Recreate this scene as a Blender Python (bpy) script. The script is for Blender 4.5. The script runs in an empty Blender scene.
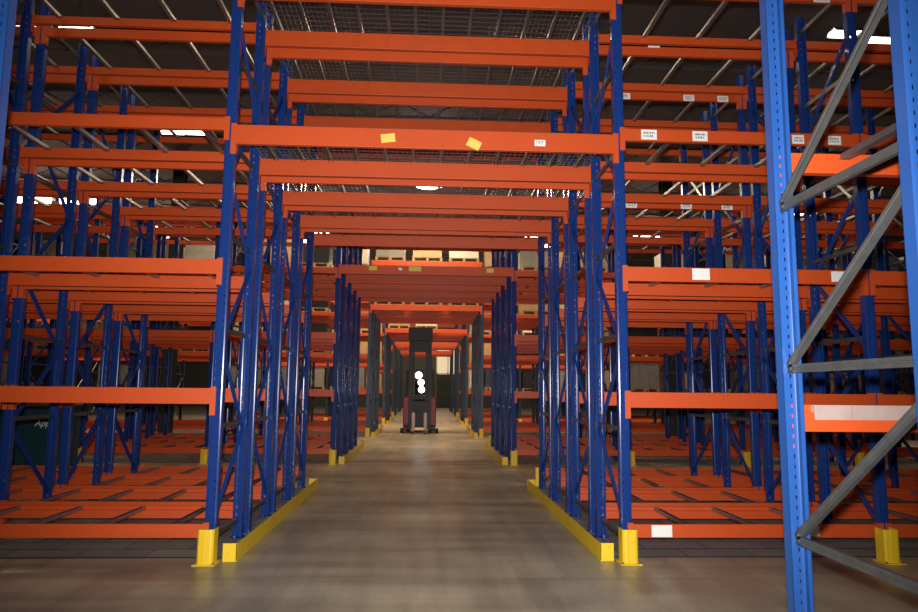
import bpy, math, random
from mathutils import Matrix, Vector
random.seed(7)
scene = bpy.context.scene
COL = scene.collection

# ------------------------------------------------------------------ materials
def new_mat(name):
    m = bpy.data.materials.new(name); m.use_nodes = True
    nt = m.node_tree
    return m, nt, nt.nodes['Principled BSDF']

def paint(name, col, rough=.35, metal=0., var=.12, scale=6., spec=.5, wear=None, bump=0.):
    m, nt, b = new_mat(name)
    n, l = nt.nodes, nt.links
    tc = n.new('ShaderNodeTexCoord')
    nz = n.new('ShaderNodeTexNoise'); nz.inputs['Scale'].default_value = scale; nz.inputs['Detail'].default_value = 5
    l.new(tc.outputs['Object'], nz.inputs['Vector'])
    mx = n.new('ShaderNodeMix'); mx.data_type = 'RGBA'
    mx.inputs[6].default_value = (*[c*(1-var) for c in col], 1)
    mx.inputs[7].default_value = (*[min(1, c*(1+var)) for c in col], 1)
    l.new(nz.outputs['Fac'], mx.inputs[0])
    out = mx.outputs[2]
    if wear:
        n2 = n.new('ShaderNodeTexNoise'); n2.inputs['Scale'].default_value = 21; n2.inputs['Detail'].default_value = 8
        l.new(tc.outputs['Object'], n2.inputs['Vector'])
        r = n.new('ShaderNodeValToRGB'); r.color_ramp.elements[0].position = .66; r.color_ramp.elements[1].position = .74
        l.new(n2.outputs['Fac'], r.inputs['Fac'])
        m2 = n.new('ShaderNodeMix'); m2.data_type = 'RGBA'
        l.new(r.outputs['Color'], m2.inputs[0]); l.new(out, m2.inputs[6]); m2.inputs[7].default_value = (*wear, 1)
        out = m2.outputs[2]
    l.new(out, b.inputs['Base Color'])
    b.inputs['Roughness'].default_value = rough; b.inputs['Metallic'].default_value = metal
    b.inputs['Specular IOR Level'].default_value = spec
    if bump:
        bp = n.new('ShaderNodeBump'); bp.inputs['Strength'].default_value = bump; bp.inputs['Distance'].default_value = .01
        l.new(nz.outputs['Fac'], bp.inputs['Height']); l.new(bp.outputs['Normal'], b.inputs['Normal'])
    return m

M = {}
M['orange'] = paint('orange_paint', (.60, .078, .013), .45, var=.10, scale=3.0, wear=(.36, .045, .013))
M['blue'] = paint('blue_paint', (.0115, .041, .20), .20, var=.10, scale=4, spec=.36)
M['dim_lit_blue'] = paint('dim_lit_blue_paint', (.013, .035, .075), .35, var=.15, scale=4)  # same blue paint, dim warm lamplight put into the colour as a darker grey tone
M['flash_lit_blue'] = paint('flash_lit_blue_paint', (.020, .090, .33), .34, var=.10, scale=4)  # same blue paint, close flash light put into the colour as a lighter tone
M['dull'] = paint('dull_galvanised_steel', (.15, .158, .158), .45, .6, var=.3, scale=14)
M['galv'] = paint('galvanised_steel', (.17, .175, .18), .40, .7, var=.3, scale=14)
M['bar'] = paint('bright_galvanised_bar', (.27, .28, .28), .33, .8, var=.3, scale=14)
M['wire'] = paint('deck_wire', (.13, .135, .145), .45, .7, var=.1)
M['yellow'] = paint('yellow_paint', (.86, .58, .02), .45, var=.12, scale=7, wear=(.42, .25, .02))
M['black'] = paint('black_paint', (.009, .009, .010), .45, var=.2)
M['red'] = paint('red_paint', (.36, .014, .012), .4, var=.1)
M['rubber'] = paint('black_rubber', (.012, .012, .012), .7, var=.2)
M['steel'] = paint('worn_fork_steel', (.32, .20, .17), .4, .6, var=.2)
M['white'] = paint('white_label', (.90, .90, .88), .45, var=.03)
M['plate'] = paint('painted_glare', (.40, .30, .27), .35, var=.25, scale=9)  # pale tone standing in for flash glare on the near beam
M['ink'] = paint('label_ink', (.03, .03, .03), .6, var=.1)
M['sticker'] = paint('yellow_sticker', (.80, .62, .12), .5, var=.1, scale=20)
M['teal'] = paint('dark_teal_paint', (.010, .055, .075), .4, var=.15)
M['column'] = paint('dark_green_column', (.014, .024, .020), .55, var=.2)
M['wood'] = paint('pallet_wood', (.42, .27, .13), .75, var=.3, scale=12)
M['card'] = paint('cardboard', (.50, .33, .17), .7, var=.15, scale=5)
M['wrapw'] = paint('white_wrap', (.72, .66, .55), .4, var=.12, scale=5)
M['wrapd'] = paint('dark_wrap', (.02, .025, .03), .25, var=.3, scale=5)
M['wrapg'] = paint('grey_wrap', (.26, .25, .22), .35, var=.25, scale=5)
M['sealant'] = paint('floor_joint', (.035, .034, .035), .7, var=.2)
M['ceil'] = paint('grey_metal_roof', (.10, .10, .105), .65, var=.12, scale=1.2)
M['joist'] = paint('roof_joist', (.10, .10, .10), .6, var=.1)
M['wall'] = paint('dark_wall_panel', (.10, .095, .085), .7, var=.15, scale=.8)
M['door'] = paint('dark_door', (.018, .028, .030), .5, var=.15)

def emit(name, col, s):
    m, nt, b = new_mat(name)
    b.inputs['Base Color'].default_value = (.8, .8, .8, 1)
    b.inputs['Emission Color'].default_value = (*col, 1); b.inputs['Emission Strength'].default_value = s
    return m
M['lamp'] = emit('lamp_diffuser', (1, .93, .82), 9)
M['headlamp'] = emit('headlamp_lens', (1, 1, 1), 5)
M['pane'] = emit('lit_window_pane', (1, .72, .42), .55)

def floor_mat():
    m, nt, b = new_mat('polished_concrete')
    n, l = nt.nodes, nt.links
    tc = n.new('ShaderNodeTexCoord')
    def noise(scale, detail, sc=(1, 1, 1)):
        mp = n.new('ShaderNodeMapping'); mp.inputs['Scale'].default_value = sc
        l.new(tc.outputs['Object'], mp.inputs['Vector'])
        z = n.new('ShaderNodeTexNoise'); z.inputs['Scale'].default_value = scale; z.inputs['Detail'].default_value = detail
        l.new(mp.outputs['Vector'], z.inputs['Vector'])
        return z.outputs['Fac']
    def ramp(fac, a, c, pa, pc):
        r = n.new('ShaderNodeValToRGB')
        r.color_ramp.elements[0].position = pa; r.color_ramp.elements[1].position = pc
        r.color_ramp.elements[0].color = (*a, 1); r.color_ramp.elements[1].color = (*c, 1)
        l.new(fac, r.inputs['Fac']); return r.outputs['Color']
    def mixc(mode, a, c, f):
        x = n.new('ShaderNodeMix'); x.data_type = 'RGBA'; x.blend_type = mode
        x.inputs[0].default_value = f; l.new(a, x.inputs[6]); l.new(c, x.inputs[7]); return x.outputs[2]
    base = ramp(noise(.9, 8), (.385, .335, .24), (.575, .51, .385), .3, .7)
    tyre = ramp(noise(4.5, 9, (1, .10, 1)), (.58, .56, .55), (1, 1, 1), .38, .56)      # wheel tracks along the tunnel
    cross = ramp(noise(2.4, 8, (.10, 1.2, 1)), (.58, .57, .57), (1, 1, 1), .38, .55)   # tracks along the aisles
    fine = ramp(noise(38, 3), (.86, .86, .86), (1.06, 1.06, 1.06), .3, .7)
    scuff = ramp(noise(3.2, 9), (1, 1, 1), (1.35, 1.35, 1.35), .66, .78)
    c = mixc('MULTIPLY', base, tyre, .5); c = mixc('MULTIPLY', c, cross, .62); c = mixc('MULTIPLY', c, fine, .8); c = mixc('MULTIPLY', c, scuff, .8)
    l.new(c, b.inputs['Base Color'])
    r = n.new('ShaderNodeMapRange'); r.inputs['To Min'].default_value = .26; r.inputs['To Max'].default_value = .48
    l.new(noise(2.2, 4), r.inputs['Value']); l.new(r.outputs['Result'], b.inputs['Roughness'])
    b.inputs['Specular IOR Level'].default_value = .45
    return m
M['floor'] = floor_mat()

def slab_mat():
    m, nt, b = new_mat('grey_slab_under_racks')
    n, l = nt.nodes, nt.links
    tc = n.new('ShaderNodeTexCoord')
    br = n.new('ShaderNodeTexBrick'); br.offset = .5
    br.inputs['Scale'].default_value = 1.0; br.inputs['Brick Width'].default_value = .62; br.inputs['Row Height'].default_value = .31
    br.inputs['Mortar Size'].default_value = .012
    br.inputs['Color1'].default_value = (.30, .31, .31, 1); br.inputs['Color2'].default_value = (.38, .38, .37, 1)
    br.inputs['Mortar'].default_value = (.16, .16, .16, 1)
    l.new(tc.outputs['Object'], br.inputs['Vector'])
    nz = n.new('ShaderNodeTexNoise'); nz.inputs['Scale'].default_value = 3; nz.inputs['Detail'].default_value = 6
    l.new(tc.outputs['Object'], nz.inputs['Vector'])
    x = n.new('ShaderNodeMix'); x.data_type = 'RGBA'; x.blend_type = 'MULTIPLY'; x.inputs[0].default_value = .6
    l.new(br.outputs['Color'], x.inputs[6]); l.new(nz.outputs['Color'], x.inputs[7])
    l.new(x.outputs[2], b.inputs['Base Color']); b.inputs['Roughness'].default_value = .55
    return m
M['slab'] = slab_mat()

# ------------------------------------------------------------------ mesh helpers
class MB:
    def __init__(s): s.v = []; s.f = []
    def box(s, x0, x1, y0, y1, z0, z1):
        b = len(s.v)
        s.v += [(x0,y0,z0),(x1,y0,z0),(x1,y1,z0),(x0,y1,z0),(x0,y0,z1),(x1,y0,z1),(x1,y1,z1),(x0,y1,z1)]
        s.f += [tuple(b+i for i in q) for q in ((0,3,2,1),(4,5,6,7),(0,1,5,4),(1,2,6,5),(2,3,7,6),(3,0,4,7))]
        return s
    def prism(s, prof, axis, a0, a1):
        """closed profile of 2-D points swept along an axis: 'x' (y,z), 'y' (x,z), 'z' (x,y)"""
        b = len(s.v); n = len(prof)
        for a in (a0, a1):
            for p, q in prof:
                s.v.append({'x': (a,p,q), 'y': (p,a,q), 'z': (p,q,a)}[axis])
        for i in range(n):
            j = (i+1) % n
            s.f.append((b+i, b+j, b+n+j, b+n+i))
        s.f.append(tuple(b+i for i in reversed(range(n)))); s.f.append(tuple(b+n+i for i in range(n)))
        return s
    def quad(s, *p):
        b = len(s.v); s.v += list(p); s.f.append(tuple(range(b, b+len(p)))); return s
    def cyl(s, c, axis, r, h, n=16, r2=None):
        r2 = r if r2 is None else r2
        b = len(s.v)
        for t, rr in ((-h/2, r), (h/2, r2)):
            for i in range(n):
                a = 2*math.pi*i/n; u, w = rr*math.cos(a), rr*math.sin(a)
                d = {'x': (t,u,w), 'y': (u,t,w), 'z': (u,w,t)}[axis]
                s.v.append((c[0]+d[0], c[1]+d[1], c[2]+d[2]))
        for i in range(n):
            j = (i+1) % n; s.f.append((b+i, b+j, b+n+j, b+n+i))
        s.f.append(tuple(b+i for i in reversed(range(n)))); s.f.append(tuple(b+n+i for i in range(n)))
        return s
    def bar(s, p, q, w, t):
        """rectangular bar from p to q; w across x, t across the other"""
        p, q = Vector(p), Vector(q); d = (q-p).normalized()
        x = Vector((1,0,0)) if abs(d.x) < .9 else Vector((0,1,0))
        n1 = d.cross(x).normalized(); n2 = n1.cross(d).normalized()
        b = len(s.v)
        for o in (p, q):
            for i, j in ((-1,-1),(1,-1),(1,1),(-1,1)):
                s.v.append(tuple(o + n2*(i*w/2) + n1*(j*t/2)))
        s.f += [tuple(b+i for i in k) for k in ((0,1,2,3),(7,6,5,4),(0,4,5,1),(1,5,6,2),(2,6,7,3),(3,7,4,0))]
        return s
    def mesh(s, name, mat, bevel=0.):
        me = bpy.data.meshes.new(name); me.from_pydata(s.v, [], s.f); me.update()
        import bmesh
        bm = bmesh.new(); bm.from_mesh(me)
        if bevel:
            bmesh.ops.bevel(bm, geom=list(bm.edges), offset=bevel, segments=2, affect='EDGES', profile=.5)
        bmesh.ops.recalc_face_normals(bm, faces=bm.faces); bm.to_mesh(me); bm.free()
        me.materials.append(mat)
        return me

def obj(name, me, parent=None, loc=(0,0,0), rz=0., rot=None):
    o = bpy.data.objects.new(name, me); COL.objects.link(o)
    o.location = loc
    o.rotation_euler = rot if rot else (0,0,rz)
    if parent is not None: o.parent = parent
    return o
def thing(name, label, cat, loc=(0,0,0), rz=0., group=None, me=None):
    o = obj(name, me, None, loc, rz)
    o['label'] = label; o['category'] = cat; o['kind'] = 'thing'
    if group: o['group'] = group
    return o
def struct(name, me, loc=(0,0,0)):
    o = obj(name, me, None, loc); o['kind'] = 'structure'; return o
def copy_tree(o, parent=None):
    c = o.copy(); COL.objects.link(c)
    if parent is not None: c.parent = parent
    for ch in list(o.children): copy_tree(ch, c)
    return c

# ------------------------------------------------------------------ layout
DEP = .98                                             # one upright frame, face to face
STEP = 1.22                                           # frame to frame inside a block
BLOCK_Y = {1: 6.41, 2: 14.5, 3: 22.9, 4: 31.4, 5: 40.0, 6: 48.6}
LINES = [-17.1, -14.55, -12.0, -9.46, -6.93, -4.41, -1.87, 1.87, 4.29, 6.73, 9.17, 11.61, 14.05, 16.49, 18.93]
LEVELS = {0: (.19, .31), 1: (1.362, 1.506), 2: (2.556, 2.695), 3: (3.945, 4.065), 4: (5.465, 5.572)}
TUN_UP = {1: 0, 2: .13, 3: .34, 4: .30, 5: .30, 6: .30}   # the tunnel beams sit a little higher further back
def tun(b): return {k: (a+TUN_UP[b], c+TUN_UP[b]) for k, (a, c) in TUN.items()}
TUN = {3: (3.812, 4.0), 4: (5.295, 5.49)}
BLK = {0: 'near block', 1: 'front block', 2: 'second block', 3: 'third block', 4: 'fourth block', 5: 'fifth block', 6: 'sixth block'}
ORD = ['first', 'second', 'third', 'fourth', 'fifth', 'sixth', 'seventh', 'eighth']
LVL = ['floor-level', 'first-level', 'second-level', 'third-level', 'top-level']
TOP = 5.85
CI = 7                                                # index of the line at the tunnel's right edge
def line_name(i):
    if i == CI-1: return "on the tunnel's left edge"
    if i == CI: return "on the tunnel's right edge"
    return f"{ORD[CI-2-i]} line left of tunnel" if i < CI else f"{ORD[i-CI-1]} line right of tunnel"
def bay_name(i):                                      # bay between line i and i+1
    if i == CI-1: return 'over the tunnel'
    return f"{ORD[CI-2-i]} bay left of tunnel" if i < CI else f"{ORD[i-CI]} bay right of tunnel"

# ------------------------------------------------------------------ upright posts and frames
def post_mesh(name, mat, h=TOP, pitch=.0762, w=.05, dpt=.07, t=.003, lip=.018, holes=True):
    m = MB()
    hw = .007 if pitch > .06 else .006
    xs = [-w, -.0433, -.0367, -.025-hw*.7, -.025+hw*.7, .025-hw*.7, .025+hw*.7, .0367, .0433, w]
    ed = .0055                                        # the web's outer strips lean back a little
    yo = [ed, .0029, .0011, 0, 0, 0, 0, .0011, .0029, ed]
    if holes:
        zs = [0.]; k = 0; z = .06
        flags = []
        while z + .03 < h:
            flags.append(False); zs.append(z); flags.append(True); zs.append(z+.019); z += pitch
        flags.append(False); zs.append(h)
        for y in (0., t):
            for a in range(len(zs)-1):
                for c in range(9):
                    if flags[a] and c in (3, 5): continue
                    m.quad((xs[c],y+yo[c],zs[a]), (xs[c+1],y+yo[c+1],zs[a]), (xs[c+1],y+yo[c+1],zs[a+1]), (xs[c],y+yo[c],zs[a+1]))
    else:
        m.prism([(-w,ed),(-.030,0),(.030,0),(w,ed),(w,ed+t),(.030,t),(-.030,t),(-w,ed+t)], 'z', 0, h)
    for sx in (-1, 1):
        a, b = sorted((sx*w, sx*(w-t)))
        m.box(a, b, ed, dpt, 0, h)
        a, b = sorted((sx*w, sx*(w-lip)))
        m.box(a, b, dpt-t, dpt, 0, h)
        a, b = sorted((sx*(w-lip), sx*(w-lip-t)))
        m.box(a, b, dpt-.02, dpt, 0, h)
    return m.mesh(name, mat)
POST = post_mesh('post', M['blue'])
POST_NEAR = post_mesh('near_post', M['flash_lit_blue'], pitch=.0508)
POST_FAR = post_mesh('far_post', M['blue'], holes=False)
PLATE = MB().box(-.075, .075, -.035, .09, 0, .008).mesh('base_plate', M['blue'])
PLATE_NEAR = MB().box(-.075, .075, -.035, .09, 0, .008).mesh('base_plate_near', M['flash_lit_blue'])

def brace_mesh(name, y0, z0, y1, z1, mat):
    """C-section brace between the two posts, in the frame's own plane"""
    d = Vector((0, y1-y0, z1-z0)); L = d.length
    m = MB()
    w, f, t = .042, .024, .002
    prof = [(-f/2,-w/2),(f/2,-w/2),(f/2,-w/2+t),(-f/2+t,-w/2+t),(-f/2+t,-.006),(-f/2+.006,-.003),(-f/2+.006,.003),(-f/2+t,.006),
            (-f/2+t,w/2-t),(f/2,w/2-t),(f/2,w/2),(-f/2,w/2),(-f/2,.006),(-f/2+.004,.003),(-f/2+.004,-.003),(-f/2,-.006)]
    m.prism(prof, 'y', 0, L)
    m.cyl((-f/2-.002, .028, 0), 'x', .009, .01, 8); m.cyl((-f/2-.002, L-.028, 0), 'x', .009, .01, 8)
    a = math.atan2(d.z, d.y)
    R = Matrix.Rotation(a, 3, 'X')
    m.v = [tuple(R @ Vector(v) + Vector((0, y0, z0))) for v in m.v]
    return m.mesh(name, mat)

H_Z = [.18, 1.16, 2.05, 2.95, 3.85, 4.75, 5.65]
A0, A1 = .045, DEP-.045
def zig(first_front):
    nodes = [.28, 1.10, 1.92, 2.74, 3.56, 4.38, 5.20]
    out = []
    f = first_front
    for a, b in zip(nodes, nodes[1:]):
        out.append((A0 if f else A1, a, A1 if f else A0, b)); f = not f
    return out
BR_H = brace_mesh('horizontal_brace', A0, 0, A1, 0, M['galv'])
BR_D = {k: [brace_mesh('diagonal_brace', *n, M['blue']) for n in zig(k)] for k in (True, False)}

def frame_full(x, y, label, flip, group):
    t = thing('upright_frame', label, 'upright frame', (x, y, 0), 0, group)
    for ly, rz in ((0, 0), (DEP, math.pi)):
        p = obj('post', POST, t, (0, ly, 0), rz)
        obj('base_plate', PLATE, p)
    for z in H_Z: obj('horizontal_brace', BR_H, t, (0, 0, z))
    for me in BR_D[flip]: obj('diagonal_brace', me, t)
    return t
def bracing_mb(flip):
    m = MB()
    for z in H_Z: m.bar((0, A0, z), (0, A1, z), .024, .042)
    for y0, z0, y1, z1 in zig(flip): m.bar((0, y0, z0), (0, y1, z1), .024, .042)
    return m
BRACING = {k: bracing_mb(k).mesh('bracing', M['blue']) for k in (True, False)}
def far_frame_mesh(flip):
    m = bracing_mb(flip)
    for y0, s in ((0, 1), (DEP, -1)):
        m.box(-.05, .05, min(y0, y0+s*.004), max(y0, y0+s*.004), 0, TOP)
        for sx in (-1, 1):
            a, b = sorted((sx*.05, sx*.046)); m.box(a, b, min(y0, y0+s*.07), max(y0, y0+s*.07), 0, TOP)
    return m.mesh('far_upright_frame', M['dim_lit_blue'])
FAR_FRAME = {k: far_frame_mesh(k) for k in (True, False)}

lines_of = {1: range(4, 11), 2: range(3, 12), 3: range(0, 15), 4: range(3, 12), 5: range(5, 9), 6: range(6, 8)}
for b in range(1, 7):
    for i in lines_of[b]:
        x = LINES[i]
        for f in range(4):
            y = BLOCK_Y[b] + f*STEP
            lab = f"blue upright frame, {ORD[f]} one back in the {BLK[b]}, {line_name(i)}"
            grp = f'upright frames of the {BLK[b]}'
            if b == 1:
                frame_full(x, y, lab, f % 2 == 0, grp)
            elif b == 2:
                t = thing('upright_frame', lab, 'upright frame', (x, y, 0), 0, grp)
                obj('post', POST_FAR, t); obj('post', POST_FAR, t, (0, DEP, 0), math.pi)
                obj('bracing', BRACING[f % 2 == 0], t)
            else:
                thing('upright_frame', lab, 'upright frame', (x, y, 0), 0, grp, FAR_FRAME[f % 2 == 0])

# near frames the camera stands between
NY = 2.41; NDEP = 1.08
BR_HN = brace_mesh('near_horizontal', A0, 0, NDEP-.045, 0, M['dull'])
def near_frame(x, label, cols):
    t = thing('upright_frame', label, 'upright frame', (x, NY, 0), 0)
    for ly, rz in ((0, 0), (NDEP, math.pi)):
        p = obj('post', POST_NEAR, t, (0, ly, 0), rz); obj('base_plate', PLATE_NEAR, p)
    for k in range(3):
        z = .786 + .842*k - (0 if k else 0)
        if z > 5.6: break
        h = obj('horizontal_brace', BR_HN, t, (0, 0, z)); h['label'] = 'grey galvanised cross brace'
        if z + .74 < 5.8:
            d = obj('diagonal_brace', brace_mesh('near_diagonal', NDEP-.045, z+.012, A0, z+.72, M['dull']), t); d['label'] = 'grey galvanised slanting brace'
    obj('horizontal_brace', BR_HN, t, (0, 0, .12))
    return t
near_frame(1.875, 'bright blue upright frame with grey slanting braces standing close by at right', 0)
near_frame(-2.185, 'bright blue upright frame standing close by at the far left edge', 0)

# ------------------------------------------------------------------ beams
def beam_mesh(L, h):
    T = .05
    prof = [(0,0),(T,0),(T,h-.04),(.021,h-.04),(.021,h),(0,h)]
    m = MB().prism(prof, 'x', -L/2, L/2)
    return m.mesh('beam_body', M['orange'], .003)
def connector_mesh(h):
    """left-end connector: plate on the post's face with a return along the beam end"""
    m = MB()
    prof = [(-.048,-.003),(-.048,.003),(-.003,.003),(-.003,.055),(.003,.055),(.003,-.003)]
    m.prism(prof, 'z', -.10, h+.012)
    return m.mesh('end_connector', M['orange'])
_bm, _cm = {}, {}
def get_beam(L, h):
    k = (round(L, 3), round(h, 3))
    if k not in _bm: _bm[k] = beam_mesh(L, h)
    return _bm[k]
def get_conn(h, side):
    k = (round(h, 3), side)
    if k not in _cm:
        me = connector_mesh(h)
        if side > 0:
            for v in me.vertices: v.co.x = -v.co.x
            me.flip_normals()
        _cm[k] = me
    return _cm[k]
beams = {}
def add_beam(b, i, plane, lvl, label=None):
    x0, x1 = LINES[i]+.056, LINES[i+1]-.056
    z0, z1 = (tun(b) if i == CI-1 else LEVELS)[lvl]
    f, rear = divmod(plane, 2)
    y = BLOCK_Y[b] + f*STEP + (DEP+.006 if rear else -.006)
    L, h = x1-x0, z1-z0
    lab = label or f"orange {LVL[lvl]} rack beam, {'rear' if rear else 'front'} face of {ORD[f]} frame, {bay_name(i)}, {BLK[b]}"
    t = thing('rack_beam', lab, 'rack beam', ((x0+x1)/2, y, z0), math.pi if rear else 0, f'rack beams of the {BLK[b]}')
    obj('beam_body', get_beam(L, h), t)
    obj('end_connector', get_conn(h, -1), t, (-L/2, 0, 0)); obj('end_connector', get_conn(h, 1), t, (L/2, 0, 0))
    beams[(b, i, plane, lvl)] = t
    return t
SPECIAL = {(1, CI-1, 0, 3): 'orange third-level beam bridging the tunnel at the front, two yellow stickers on it'}
def levels_for(i): return (3, 4) if i == CI-1 else (0, 1, 2, 3, 4)
individual = set()
for i in range(4, 10):
    for pl in range(8):
        for lv in levels_for(i): individual.add((1, i, pl, lv))
for pl in range(8):
    for lv in (3, 4): individual.add((2, CI-1, pl, lv))
for i in (4, 5, 7, 8, 9):
    for pl in (0,):
        for lv in range(5): individual.add((2, i, pl, lv))
for lv in (3, 4): individual.add((3, CI-1, 0, lv)); individual.add((4, CI-1, 0, lv))
for k in sorted(individual): add_beam(*k, SPECIAL.get(k))
rest = MB()
def solid_beam(m, x0, x1, y, z0, z1, rear):
    a, b = (y-.044, y+.006) if rear else (y-.006, y+.044)
    m.box(x0, x1, a, b, z0, z1)
for b in range(2, 7):
    ls = list(lines_of[b])
    for i in ls[:-1]:
        for pl in range(8):
            for lv in levels_for(i):
                if (b, i, pl, lv) in individual: continue
                z0, z1 = (tun(b) if i == CI-1 else LEVELS)[lv]
                f, rear = divmod(pl, 2)
                y = BLOCK_Y[b] + f*STEP + (DEP if rear else 0)
                solid_beam(rest, LINES[i]+.053, LINES[i+1]-.053, y, z0, z1, rear)
o = obj('rack_beam', rest.mesh('distant_beams', M['orange'])); o['kind'] = 'stuff'
o['label'] = 'orange beams filling the racks of the blocks further back'; o['category'] = 'rack beams'

# near block: two beams running off to the right from the close upright
for z0, z1, lab in ((1.313, 1.448, 'orange beam right behind the close grey braces at eye height, with glare on it'),
                    (2.664, 2.782, 'orange beam high up behind the close grey braces, at right')):
    L, h = 2.3, z1-z0
    t = thing('rack_beam', lab, 'rack beam', (1.875+.056+L/2, NY+NDEP+.006, z0), math.pi, 'rack beams of the near block')
    obj('beam_body', get_beam(L, h), t); obj('end_connector', get_conn(h, 1), t, (L/2, 0, 0)); obj('end_connector', get_conn(h, -1), t, (-L/2, 0, 0))
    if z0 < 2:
        for a, c in ((.06, .255), (.258, .62)):  # two added pale strips painting the flash glare along the beam
            q = obj('glare_plate', MB().box(L/2-c, L/2-a, .0215, .0525, h-.0395, h-.001).box(L/2-c, L/2-a, .0505, .0525, h-.075, h-.0395).mesh('glare_plate', M['plate']), t)
            q['label'] = 'painted flash glare along the top of the beam'

# ------------------------------------------------------------------ labels and stickers on beams (parts of the beams)
def tag_on(key, x, z, w, h, kind='white', tilt=0., text=True):
    t = beams[key]; rear = key[2] % 2
    m = MB(); m.box(-w/2, w/2, -.003, 0, -h/2, h/2)
    lx = x - t.location.x; lz = z - t.location.z
    if rear:                                          # seen from its inner side
        off = .0505; lx = -lx
        p = obj('location_label' if kind == 'white' else 'paper_sticker', m.mesh('plate', M['white' if kind == 'white' else 'sticker']), t, (lx, off+.003, lz), math.pi)
    else:
        p = obj('location_label' if kind == 'white' else 'paper_sticker', m.mesh('plate', M['white' if kind == 'white' else 'sticker']), t, (lx, -.0005, lz))
    p.rotation_euler = (0, tilt, p.rotation_euler.z)
    p['label'] = 'small white location label' if kind == 'white' else 'yellow paper sticker'
    if text:
        q = MB(); k = random.Random(int(abs(x*100)))
        xx = -w*.34
        while xx < w*.34:                             # unreadable printed characters and a bar code
            ww = k.uniform(.004, .012); q.box(xx, xx+ww, -.0045, -.003, h*.08, h*.26); xx += ww + k.uniform(.004, .010)
        xx = -w*.34
        while xx < w*.30:
            ww = k.uniform(.003, .008); q.box(xx, xx+ww, -.0045, -.003, -h*.24, -h*.04); xx += ww + k.uniform(.005, .012)
        obj('barcode', q.mesh('barcode', M['ink']), p)
T0 = CI-1
tag_on((1,T0,0,3), -.376, 3.904, .135, .085, 'sticker', -.12, False)
tag_on((1,T0,0,3), .451, 3.868, .13, .09, 'sticker', .45, False)
tag_on((1,T0,0,3), 1.092, 3.894, .105, .062)
tag_on((1,CI,0,3), 2.166, 4.008, .155, .10); tag_on((1,CI,0,3), 2.674, 4.006, .15, .10)
tag_on((1,CI,0,3), 3.66, 4.0, .12, .09); tag_on((1,CI,0,3), 4.03, 4.0, .13, .09)
tag_on((1,CI,0,2), 2.637, 2.632, .17, .11, text=False); tag_on((1,CI,0,2), 3.984, 2.632, .13, .10, text=False)
tag_on((1,CI,0,0), 2.193, .25, .19, .105, text=False); tag_on((1,CI,0,0), 3.596, .25, .14, .09, text=False)
tag_on((1,CI,0,4), 3.983, 5.50, .17, .09)
tag_on((1,CI,2,2), 2.635, 2.625, .17, .05, text=False)
for x in (2.66, 3.546, 4.02): tag_on((1,CI,4,4), x, 5.50, .15, .085)
for x in (2.72, 3.464, 4.02): tag_on((1,CI,4,3), x, 3.985, .15, .08)
tag_on((1,CI,2,4), 2.66, 5.575, .14, .03, text=False)
tag_on((2,T0,0,3), -1.137, 4.07, .17, .09, 'sticker', 0, False); tag_on((2,T0,0,3), -.56, 4.06, .08, .05, 'white', .3, False)
tag_on((2,T0,0,3), -.249, 4.07, .26, .10, 'sticker', 0, False); tag_on((2,T0,0,3), 1.352, 4.06, .15, .09, 'sticker', 0, False)

# ------------------------------------------------------------------ support bars in the side bays
def bar_mesh():
    L = DEP + .012 - .046
    w, h, t = .042, .034, .0025
    prof = [(-w/2,0),(w/2,0),(w/2,h),(w/2-.012,h),(w/2-.012,h-t),(w/2-t,h-t),(w/2-t,t),(-w/2+t,t),(-w/2+t,h-t),(-w/2+.012,h-t),(-w/2+.012,h),(-w/2,h)]
    return MB().prism(prof, 'y', -L/2, L/2).mesh('support_bar', M['bar'])
BAR = bar_mesh()
bars_rest = MB()
for b in (1, 2):
    for i in range(4, 10):
        if i == CI-1: continue
        n = 4 if i < CI else 3
        xc = (LINES[i]+LINES[i+1])/2
        for f in range(4):
            for lv in range(5):
                for k in range(n):
                    x = xc + (k-(n-1)/2)*.62
                    y = BLOCK_Y[b] + f*STEP + DEP/2; z = LEVELS[lv][1]-.0385
                    if b == 1 and i < 9:
                        kk = (n-1-k) if i < CI else k
                        thing('support_bar', f"galvanised bar, {ORD[kk]} out from tunnel, {LVL[lv]}, {bay_name(i).replace(' of tunnel','')}, {ORD[f]} frame of front block",
                              'support bar', (x, y, z), 0, 'support bars of the front block', BAR)
                    else:
                        bars_rest.box(x-.021, x+.021, y-.442, y+.442, z, z+.034)
o = obj('support_bar', bars_rest.mesh('distant_bars', M['galv'])); o['kind'] = 'stuff'
o['label'] = 'galvanised support bars lying across the second block of racks'; o['category'] = 'support bars'

NB = MB().prism([(-.021,0),(.021,0),(.021,.034),(.0185,.034),(.0185,.0025),(-.0185,.0025),(-.0185,.034),(-.021,.034)], 'y', -.515, .515).mesh('near_bar', M['galv'])
thing('support_bar', 'grey support bar reaching towards us from the high near beam at right', 'support bar', (2.24, NY+NDEP/2, 2.7435), 0, None, NB)

# ------------------------------------------------------------------ wire decks over the tunnel
PW = 1.19
def deck_meshes():
    g = MB(); r = .0028
    y0, y1 = -DEP/2-.004, DEP/2+.004
    n = 22
    for k in range(n+1):
        x = -PW/2 + .012 + (PW-.024)*k/n
        g.box(x-r, x+r, y0, y1, .002, .002+2*r)
        for ye in (y0, y1-2*r): g.box(x-r, x+r, ye, ye+2*r, .002, .002+2*r)
    for k in range(11):
        y = y0 + .03 + (y1-y0-.06)*k/10
        g.box(-PW/2, PW/2, y-r, y+r, .002+2*r, .002+4*r)
    c = MB(); w, h, t, L = .034, .032, .002, DEP-.036
    c.prism([(-w/2,-h),(-w/2+t,-h),(-w/2+t,-t),(w/2-t,-t),(w/2-t,-h),(w/2,-h),(w/2,0),(-w/2,0)], 'y', -L/2, L/2)
    return g.mesh('wire_grid', M['wire']), c.mesh('support_channel', M['galv'])
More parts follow.
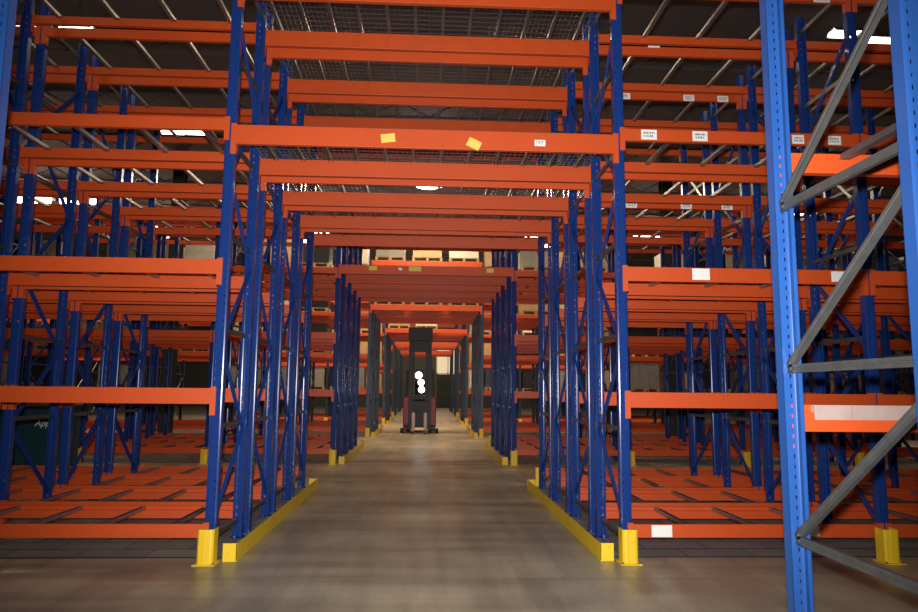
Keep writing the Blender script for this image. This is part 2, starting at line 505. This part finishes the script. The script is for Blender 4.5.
GRID, CHAN = deck_meshes()
for b in (1, 2):
    for lv in (3, 4):
        for f in range(4):
            for k in range(3):
                t = thing('wire_deck', f"wire mesh deck panel, {('left', 'middle', 'right')[k]} one over the tunnel's {LVL[lv].replace('-',' ')}, {ORD[f]} frame, {BLK[b]}", 'wire deck',
                          ((k-1)*(PW+.01), BLOCK_Y[b]+f*STEP+DEP/2, tun(b)[lv][1]), 0, f'wire decks over the tunnel of the {BLK[b]}')
                obj('wire_grid', GRID, t)
                for c in range(4): obj('support_channel', CHAN, t, (-PW/2+.15+c*.297, 0, .0015))

# ------------------------------------------------------------------ yellow protectors and rails
def protector_parts(h=.295):
    m = MB(); w = .070
    prof = [(-w,.14),(-w,.02),(-w+.015,.004),(-w+.045,0),(-w+.05,.008),(-w+.055,0),(w-.03,0),(w-.012,.006),(w,.02),(w,.14),(w-.007,.14),(w-.007,.024),(w-.016,.013),(w-.03,.008),(-w+.055,.008),(-w+.05,.016),(-w+.045,.008),(-w+.02,.011),(-w+.007,.024),(-w+.007,.14)]
    m.prism(prof, 'z', .008, h)
    p = MB().box(-.095, .095, -.03, .15, 0, .008)
    a = MB()
    for x in (-.081, .081): a.cyl((x, -.015, .014), 'z', .011, .014, 8)
    return m.mesh('shield', M['yellow']), p.mesh('foot_plate', M['yellow']), a.mesh('anchor_bolts', M['galv'])
SH, FP, AB = protector_parts()
def protector(x, y, label, rear=False):
    t = thing('post_protector', label, 'post protector', (x, y, 0), math.pi if rear else 0, 'yellow post protectors')
    obj('shield', SH, t); obj('foot_plate', FP, t); obj('anchor_bolt', AB, t)
for b in range(1, 6):
    for i in lines_of[b]:
        if b >= 3 and not 4 <= i <= 9: continue
        x = LINES[i]
        if i == CI-1: x += .02
        if i == CI: x -= .02
        for rear in (False, True):
            if rear and (b >= 3 or i == CI-1): continue
            y = BLOCK_Y[b] - .19 if not rear else BLOCK_Y[b]+3*STEP+DEP+.19
            if b == 1 and i > CI and not rear: x -= .055
            protector(x, y, f"yellow post protector at the {'back' if rear else 'front'} foot of the {BLK[b]}, {line_name(i)}", rear)

def rail(b, side, near):
    y0, y1 = BLOCK_Y[b]-.06, BLOCK_Y[b]+3*STEP+DEP-.2
    t = thing('guard_rail', f"long low yellow guard rail along the tunnel's {'right' if side > 0 else 'left'} side, {BLK[b]}", 'guard rail', (side*1.61, (y0+y1)/2, 0), 0, 'yellow guard rails')
    L = y1-y0
    m = MB(); a, c = sorted((0, side*.008)); m.box(a, c, -L/2, L/2, .006, .152); a, c = sorted((0, side*.075)); m.box(a, c, -L/2+.01, L/2-.01, 0, .0075)
    obj('rail_plate', m.mesh('rail_plate', M['yellow']), t)
    for ye in (-L/2, L/2-.008):
        e = MB(); a, c = sorted((-side*.002, side*.122)); e.box(a, c, ye, ye+.008, .0, .155)
        obj('end_plate', e.mesh('end_plate', M['yellow']), t)
for b in range(1, 5):
    for s in (-1, 1): rail(b, s, b == 1)

# ------------------------------------------------------------------ goods on the further blocks
def load_meshes(w, d, h, mat):
    p = MB()
    for x in (-w/2+.05, 0, w/2-.05): p.box(x-.045, x+.045, -d/2, d/2, .022, .122)
    for k in range(6):
        y = -d/2 + .05 + k*(d-.1)/5
        p.box(-w/2, w/2, y-.045, y+.045, .122, .144); p.box(-w/2, w/2, y-.045, y+.045, 0, .022)
    g = MB(); nx, nz = 3, max(2, int(h/.35))
    cw, ch = (w-.04)/nx, h/nz
    g.box(-w/2+.025, w/2-.025, -d/2+.025, d/2-.025, .146, .144+h-.01)
    for a in range(nx):
        for k in range(nz):
            for s in (-1, 1):
                y0, y1 = sorted((s*(d/2-.03), s*(d/2-.005)))
                g.box(-w/2+.02+a*cw+.004, -w/2+.02+(a+1)*cw-.004, y0, y1, .146+k*ch+.004, .146+(k+1)*ch-.004)
    return p.mesh('pallet', M['wood']), g.mesh('goods', M[mat])
KINDS = [('card', 'brown carton'), ('wrapw', 'cream wrapped'), ('wrapd', 'black wrapped'), ('wrapg', 'grey wrapped')]
LOADS = {(k, hh): load_meshes(1.02, .9, hh, k) for k, _ in KINDS for hh in (.6, .85)}
rg = random.Random(21)
for b in (3, 4):
    for i in (range(0, 14) if b == 3 else range(3, 11)):
        for lv in ((3, 4) if i == CI-1 else (1, 2, 3, 4)):
            x0, x1 = LINES[i], LINES[i+1]; n = 3 if i == CI-1 else 2
            z = (tun(b) if i == CI-1 else LEVELS)[lv][1]
            if i == CI-1: z += .001
            for k in range(n):
                if rg.random() < (.12 if lv >= 3 else .25): continue
                wts = [.34, .30, .2, .16] if lv >= 3 else [.22, .28, .3, .2]
                kk, kn = rg.choices(KINDS, wts)[0]; hh = rg.choice((.6, .85))
                x = x0 + (x1-x0)*(k+.5)/n
                pm, gm = LOADS[(kk, hh)]
                t = thing('pallet_load', f"{kn} load on {LVL[lv]} beams, {ORD[k]} in {bay_name(i)}, {BLK[b]}", 'pallet load', (x, BLOCK_Y[b]+DEP/2, z), 0, f'pallet loads in the {BLK[b]}')
                obj('pallet', pm, t); obj('goods', gm, t)

# ------------------------------------------------------------------ teal bin in the second aisle
t = thing('storage_bin', 'dark teal bin with white lettering behind the front rack at left', 'bin', (-6.98, 12.9, 0))
m = MB()
W, D, H = .58, .45, 1.17
for x0, x1, y0, y1 in ((-W,W,-D,-D+.03),(-W,W,D-.03,D),(-W,-W+.03,-D+.03,D-.03),(W-.03,W,-D+.03,D-.03)): m.box(x0, x1, y0, y1, .14, H)
m.box(-W, W, -D, D, .11, .14)
obj('bin_body', m.mesh('bin_body', M['teal'], .006), t)
m = MB()
for x0, x1, y0, y1 in ((-W-.02,W+.02,-D-.02,-D+.04),(-W-.02,W+.02,D-.04,D+.02),(-W-.02,-W+.04,-D+.04,D-.04),(W-.04,W+.02,-D+.04,D-.04)): m.box(x0, x1, y0, y1, H, H+.035)
obj('rim', m.mesh('rim', M['wood']), t)
for x in (-W+.07, W-.07):
    for y in (-D+.07, D-.07): obj('foot', MB().box(x-.05, x+.05, y-.05, y+.05, 0, .11).mesh('foot', M['black']), t)
def text_mesh(s, size, mat):
    c = bpy.data.curves.new('t', 'FONT'); c.body = s; c.size = size; c.extrude = .002; c.align_x = 'CENTER'; c.shear = .25
    o = bpy.data.objects.new('t', c); COL.objects.link(o)
    dg = bpy.context.evaluated_depsgraph_get(); dg.update()
    me = bpy.data.meshes.new_from_object(o.evaluated_get(dg)); bpy.data.objects.remove(o); bpy.data.curves.remove(c)
    me.materials.clear(); me.materials.append(mat); return me
obj('lettering', text_mesh('App', .155, M['white']), t, (.37, -D-.003, .83), rot=(math.pi/2, 0, 0))

# ------------------------------------------------------------------ reach truck in the tunnel
def truck(x, y):
    t = thing('forklift', 'red and black forklift with a tall dark mast facing along the tunnel', 'forklift', (x, y, 0))
    m = MB(); m.box(-.56, .56, .55, 1.75, .16, 1.15); m.box(-.50, .50, .50, 1.70, 1.15, 1.32)
    obj('chassis', m.mesh('chassis', M['black'], .03), t)
    for s in (-1, 1):
        m = MB(); a, c = sorted((s*.36, s*.60)); m.box(a, c, .28, 1.3, .18, 1.28)
        obj('side_panel', m.mesh('side_panel', M['red'], .03), t)
        m = MB(); a, c = sorted((s*.40, s*.56)); m.box(a, c, -.35, .6, .10, .26)
        leg = obj('outrigger', m.mesh('outrigger', M['black'], .01), t)
        obj('load_wheel', MB().cyl((s*.62, -.15, .09), 'x', .088, .11, 20).mesh('load_wheel', M['rubber']), leg)
        m = MB(); a, c = sorted((s*.27, s*.41)); m.box(a, c, .05, .20, .12, 3.62)
        obj('mast_rail', m.mesh('mast_rail', M['black'], .008), t)
        m = MB(); a, c = sorted((s*.19, s*.26)); m.box(a, c, .07, .17, .2, 3.40)
        obj('inner_mast', m.mesh('inner_mast', M['black']), t)
        m = MB(); a, c = sorted((s*.16, s*.27)); m.prism([(-.95,.075),(-.9,.06),(0,.06),(.0,.72),(-.045,.72),(-.045,.105),(-.9,.085)], 'x', a, c)
        obj('fork', m.mesh('fork', M['steel']), t)
        m = MB()
        m.bar((s*.50, .60, 1.3), (s*.48, .70, 2.24), .06, .06); m.bar((s*.50, 1.62, 1.3), (s*.48, 1.5, 2.24), .06, .06)
        obj('guard_pillar', m.mesh('guard_pillar', M['black']), t)
        obj('drive_wheel', MB().cyl((s*.42, 1.35, .17), 'x', .17, .14, 20).mesh('drive_wheel', M['rubber']), t)
    m = MB(); m.box(-.44, .44, .03, .22, 3.32, 3.80); m.box(-.40, .40, .21, .25, 2.9, 3.32)
    obj('mast_crosshead', m.mesh('mast_crosshead', M['black'], .01), t)
    for z in (.55, 1.0):
        obj('carriage_bar', MB().box(-.40, .40, -.0, .04, z-.05, z+.05).mesh('carriage_bar', M['black']), t)
    m = MB()
    for k in range(6): m.box(-.38+k*.148, -.36+k*.148, .0, .03, 1.05, 1.34)
    m.box(-.40, .40, .0, .03, 1.32, 1.36)
    obj('load_backrest', m.mesh('load_backrest', M['black']), t)
    m = MB(); m.box(-.54, .54, .58, .64, 2.22, 2.28); m.box(-.54, .54, 1.46, 1.54, 2.22, 2.28)
    for k in range(7): m.box(-.50+k*.158, -.45+k*.158, .64, 1.46, 2.23, 2.27)
    obj('overhead_guard', m.mesh('overhead_guard', M['black']), t)
    obj('seat', MB().box(-.2, .35, 1.15, 1.65, 1.32, 1.9).mesh('seat', M['rubber'], .05), t)
    obj('steering_wheel', MB().cyl((-.15, .9, 1.52), 'z', .16, .03, 20).mesh('steering_wheel', M['rubber']), t)
    for dx, dz, r in ((-.05, 2.06, .13), (.04, 1.80, .12), (.06, 1.54, .12)):
        h = obj('work_lamp', MB().cyl((dx, .40, dz), 'y', r+.02, .10, 20).mesh('work_lamp', M['black']), t)
        obj('lamp_lens', MB().cyl((dx, .345, dz), 'y', r, .012, 20).mesh('lamp_lens', M['headlamp']), h)
    m = MB().box(-.03, .03, .42, .5, 1.3, 2.22)
    obj('lamp_bracket', m.mesh('lamp_bracket', M['black']), t)
truck(-.20, 25.1)

# ------------------------------------------------------------------ setting
XW, YB, YE, ZC = 30., -6., 62., 9.0
struct('floor', MB().box(-XW, XW, YB, YE, -.1, 0).mesh('floor', M['floor']))
for b in range(1, 6):
    y0, y1 = BLOCK_Y[b]+.08, BLOCK_Y[b]+3*STEP+DEP-.05
    for s, nm in ((-1, 'left'), (1, 'right')):
        a, c = sorted((s*1.72, s*15.)); struct(f'floor_slab_{b}_{nm}', MB().box(a, c, y0, y1, -.05, .002).mesh('slab', M['slab']))
        if b <= 2:
            m = MB(); m.box(a, c, y0-.012, y0+.012, -.05, .0032); m.box(a, c, y0+.32, y0+.345, -.05, .0032)
            struct(f'floor_joint_{b}_{nm}', m.mesh('joint', M['sealant']))
struct('ceiling', MB().box(-XW, XW, YB, YE, ZC, ZC+.1).mesh('ceiling', M['ceil']))
for k in range(22):
    y = YB + 1.5 + k*3.1
    if y > YE - .5: break
    m = MB(); m.box(-XW, XW, y-.06, y+.06, ZC-.06, ZC-.001); m.box(-XW, XW, y-.05, y+.05, ZC-.5, ZC-.45)
    for q in range(40):
        x = -XW + q*1.5; m.bar((x, y, ZC-.45), (x+.75, y, ZC-.06), .03, .03); m.bar((x+.75, y, ZC-.06), (x+1.5, y, ZC-.45), .03, .03)
    struct(f'trim_{k+1}', m.mesh('roof_joist', M['joist']))
struct('wall_left', MB().box(-XW-.1, -XW, YB, YE, 0, ZC).mesh('wall', M['wall']))
struct('wall_right', MB().box(XW, XW+.1, YB, YE, 0, ZC).mesh('wall', M['wall']))
struct('wall_front', MB().box(-XW, XW, YB-.1, YB, 0, ZC).mesh('wall', M['wall']))
struct('wall_back', MB().box(-XW, XW, YE, YE+.1, 0, ZC).mesh('wall', M['wall']))
d = struct('door_1', MB().box(1.0, 2.9, YE-.06, YE-.002, 0, 2.95).mesh('door', M['door']))
w = struct('window_1', MB().box(1.0, 2.9, YE-.05, YE-.002, 3.0, 5.7).mesh('window_pane', M['pane']))
m = MB(); m.box(.9, 3.0, YE-.10, YE-.05, 2.95, 3.08); m.box(.9, 3.0, YE-.10, YE-.05, 5.65, 5.78)
for x in (.9, 1.9, 2.9): m.box(x, x+.1, YE-.10, YE-.05, 2.95, 5.78)
obj('window_frame', m.mesh('window_frame', M['white']), w)
for i, (x, y) in enumerate(((7.75, 21.6), (-7.85, 21.6))):
    m = MB(); m.box(-.17, .17, -.17, -.14, 0, ZC); m.box(-.17, .17, .14, .17, 0, ZC); m.box(-.02, .02, -.14, .14, 0, ZC); m.box(-.25, .25, -.25, .25, 0, .03)
    struct(f'column_{i+1}', m.mesh('column', M['column']), (x, y, 0))

# ------------------------------------------------------------------ lamps
def lamp_meshes(w, d):
    m = MB(); m.prism([(-d/2,0),(-d/2+.05,.09),(d/2-.05,.09),(d/2,0),(d/2-.012,0),(d/2-.06,.078),(-d/2+.06,.078),(-d/2+.012,0)], 'x', -w/2, w/2)
    t = MB()
    for y in (-d/4, d/4): t.cyl((0, y, .035), 'x', .05, w*.94, 12)
    if w > 1:
        t = MB(); N = 20                                # a deep bowl below the housing
        rings = [(1., .03), (.97, -.12), (.86, -.28), (.66, -.42), (.36, -.50)]
        for a, (q, z) in enumerate(rings):
            t.v += [(q*w*.5*math.cos(2*math.pi*i/N), q*d*.5*math.sin(2*math.pi*i/N), z) for i in range(N)]
            if a: t.f += [((a-1)*N+i, (a-1)*N+(i+1)%N, a*N+(i+1)%N, a*N+i) for i in range(N)]
        t.f.append(tuple(range((len(rings)-1)*N, len(rings)*N))); t.f.append(tuple(range(N)))
    return m.mesh('housing', M['ceil']), t.mesh('tube', M['lamp'])
LM = lamp_meshes(.62, .34); LB = lamp_meshes(1.5, .6)
lamps = [(-7.55, 12.85, 0), (-6.75, 12.82, 0), (8.15, 12.4, 2), (8.95, 12.6, 2), (0., 12.8, 0),
         (-6.86, 18.08, 0), (-6.2, 18.06, 0), (-14.4, 25.05, 1), (-12.7, 25.2, 1), (9.45, 28.4, 1), (-11., 28.9, 1), (13.1, 23.1, 1),
         (0., 21., 1), (5.5, 21., 0), (-4.2, 21., 0), (0, 29.5, 1), (5., 29.5, 1), (-5., 29.5, 1), (0, 38., 1), (6, 38, 1), (-6, 38, 1), (0, 46.5, 1), (0, 56, 1), (0., 4.9, 0), (-6.5, 4.9, 0), (6.5, 4.9, 0)]
rank = {}
for x, y, big in lamps:
    r = rank.setdefault(round(y), 0); rank[round(y)] += 1
    where = {True: 'above the tunnel line', False: None}[abs(x) < 1] or f"to the {'right' if x > 0 else 'left'} of the tunnel"
    dist = 'first' if y < 8 else 'second' if y < 15 else 'third' if y < 22 else 'fourth' if y < 31 else 'fifth' if y < 40 else 'sixth' if y < 50 else 'seventh'
    parts = LB if big == 1 else LM; zl = 8.5 if big == 2 else 8.28; big = big == 1
    t = thing('ceiling_lamp', f"{'large' if big else 'small'} hanging lamp, {ORD[r]} in row over {dist} aisle, {where}", 'ceiling lamp', (x, y, zl), 0, 'hanging warehouse lamps')
    obj('housing', parts[0], t); obj('tube', parts[1], t); obj('hanger', MB().box(-.01, .01, -.01, .01, .09, ZC-zl-.005).mesh('hanger', M['joist']), t)
    L = bpy.data.lights.new('lamp_light', 'AREA'); L.shape = 'RECTANGLE'; L.size = 1.4 if big else .6; L.size_y = .5 if big else .3
    L.color = (1, .76, .48); L.energy = (420 if big else 190) * (.07 if y < 8 else (.34 if abs(x) < 1 else .14) if y < 19 else .6)
    lo = bpy.data.objects.new('lamp_light', L); COL.objects.link(lo); lo.location = (x, y, 7.74 if big else zl-.04)

# flash on the camera
S = bpy.data.lights.new('camera_flash', 'SPOT'); S.energy = 2350; S.spot_size = math.radians(92); S.spot_blend = .95; S.shadow_soft_size = .03; S.color = (1, .97, .94)
so = bpy.data.objects.new('camera_flash', S); COL.objects.link(so)

w = bpy.data.worlds.new('world'); scene.world = w; w.use_nodes = True
w.node_tree.nodes['Background'].inputs['Color'].default_value = (.05, .045, .04, 1); w.node_tree.nodes['Background'].inputs['Strength'].default_value = .2

# ------------------------------------------------------------------ camera
yaw, pitch, roll = .0462, .1227, .0095
R0 = Vector((math.cos(yaw), -math.sin(yaw), 0))
F = Vector((math.sin(yaw)*math.cos(pitch), math.cos(yaw)*math.cos(pitch), math.sin(pitch)))
U0 = R0.cross(F)
c, s = math.cos(roll), math.sin(roll)
R = R0*c + U0*s; U = U0*c - R0*s
mw = Matrix((R, U, -F)).transposed().to_4x4()
cam = bpy.data.cameras.new('camera'); cam.lens = 690/918*36; cam.sensor_width = 36; cam.sensor_fit = 'HORIZONTAL'; cam.clip_end = 200; cam.clip_start = .05
co = bpy.data.objects.new('camera', cam); COL.objects.link(co)
mw.translation = (.025, 0, 1.5); co.matrix_world = mw
scene.camera = co
fm = mw.copy(); fm.translation = Vector((.025, 0, 1.5)) + U*.13 - R*.02 - F*.03; so.matrix_world = fm

vs = scene.view_settings
vs.view_transform = 'Standard'; vs.look = 'None'; vs.exposure = 0.; vs.gamma = 1.; vs.use_curve_mapping = False
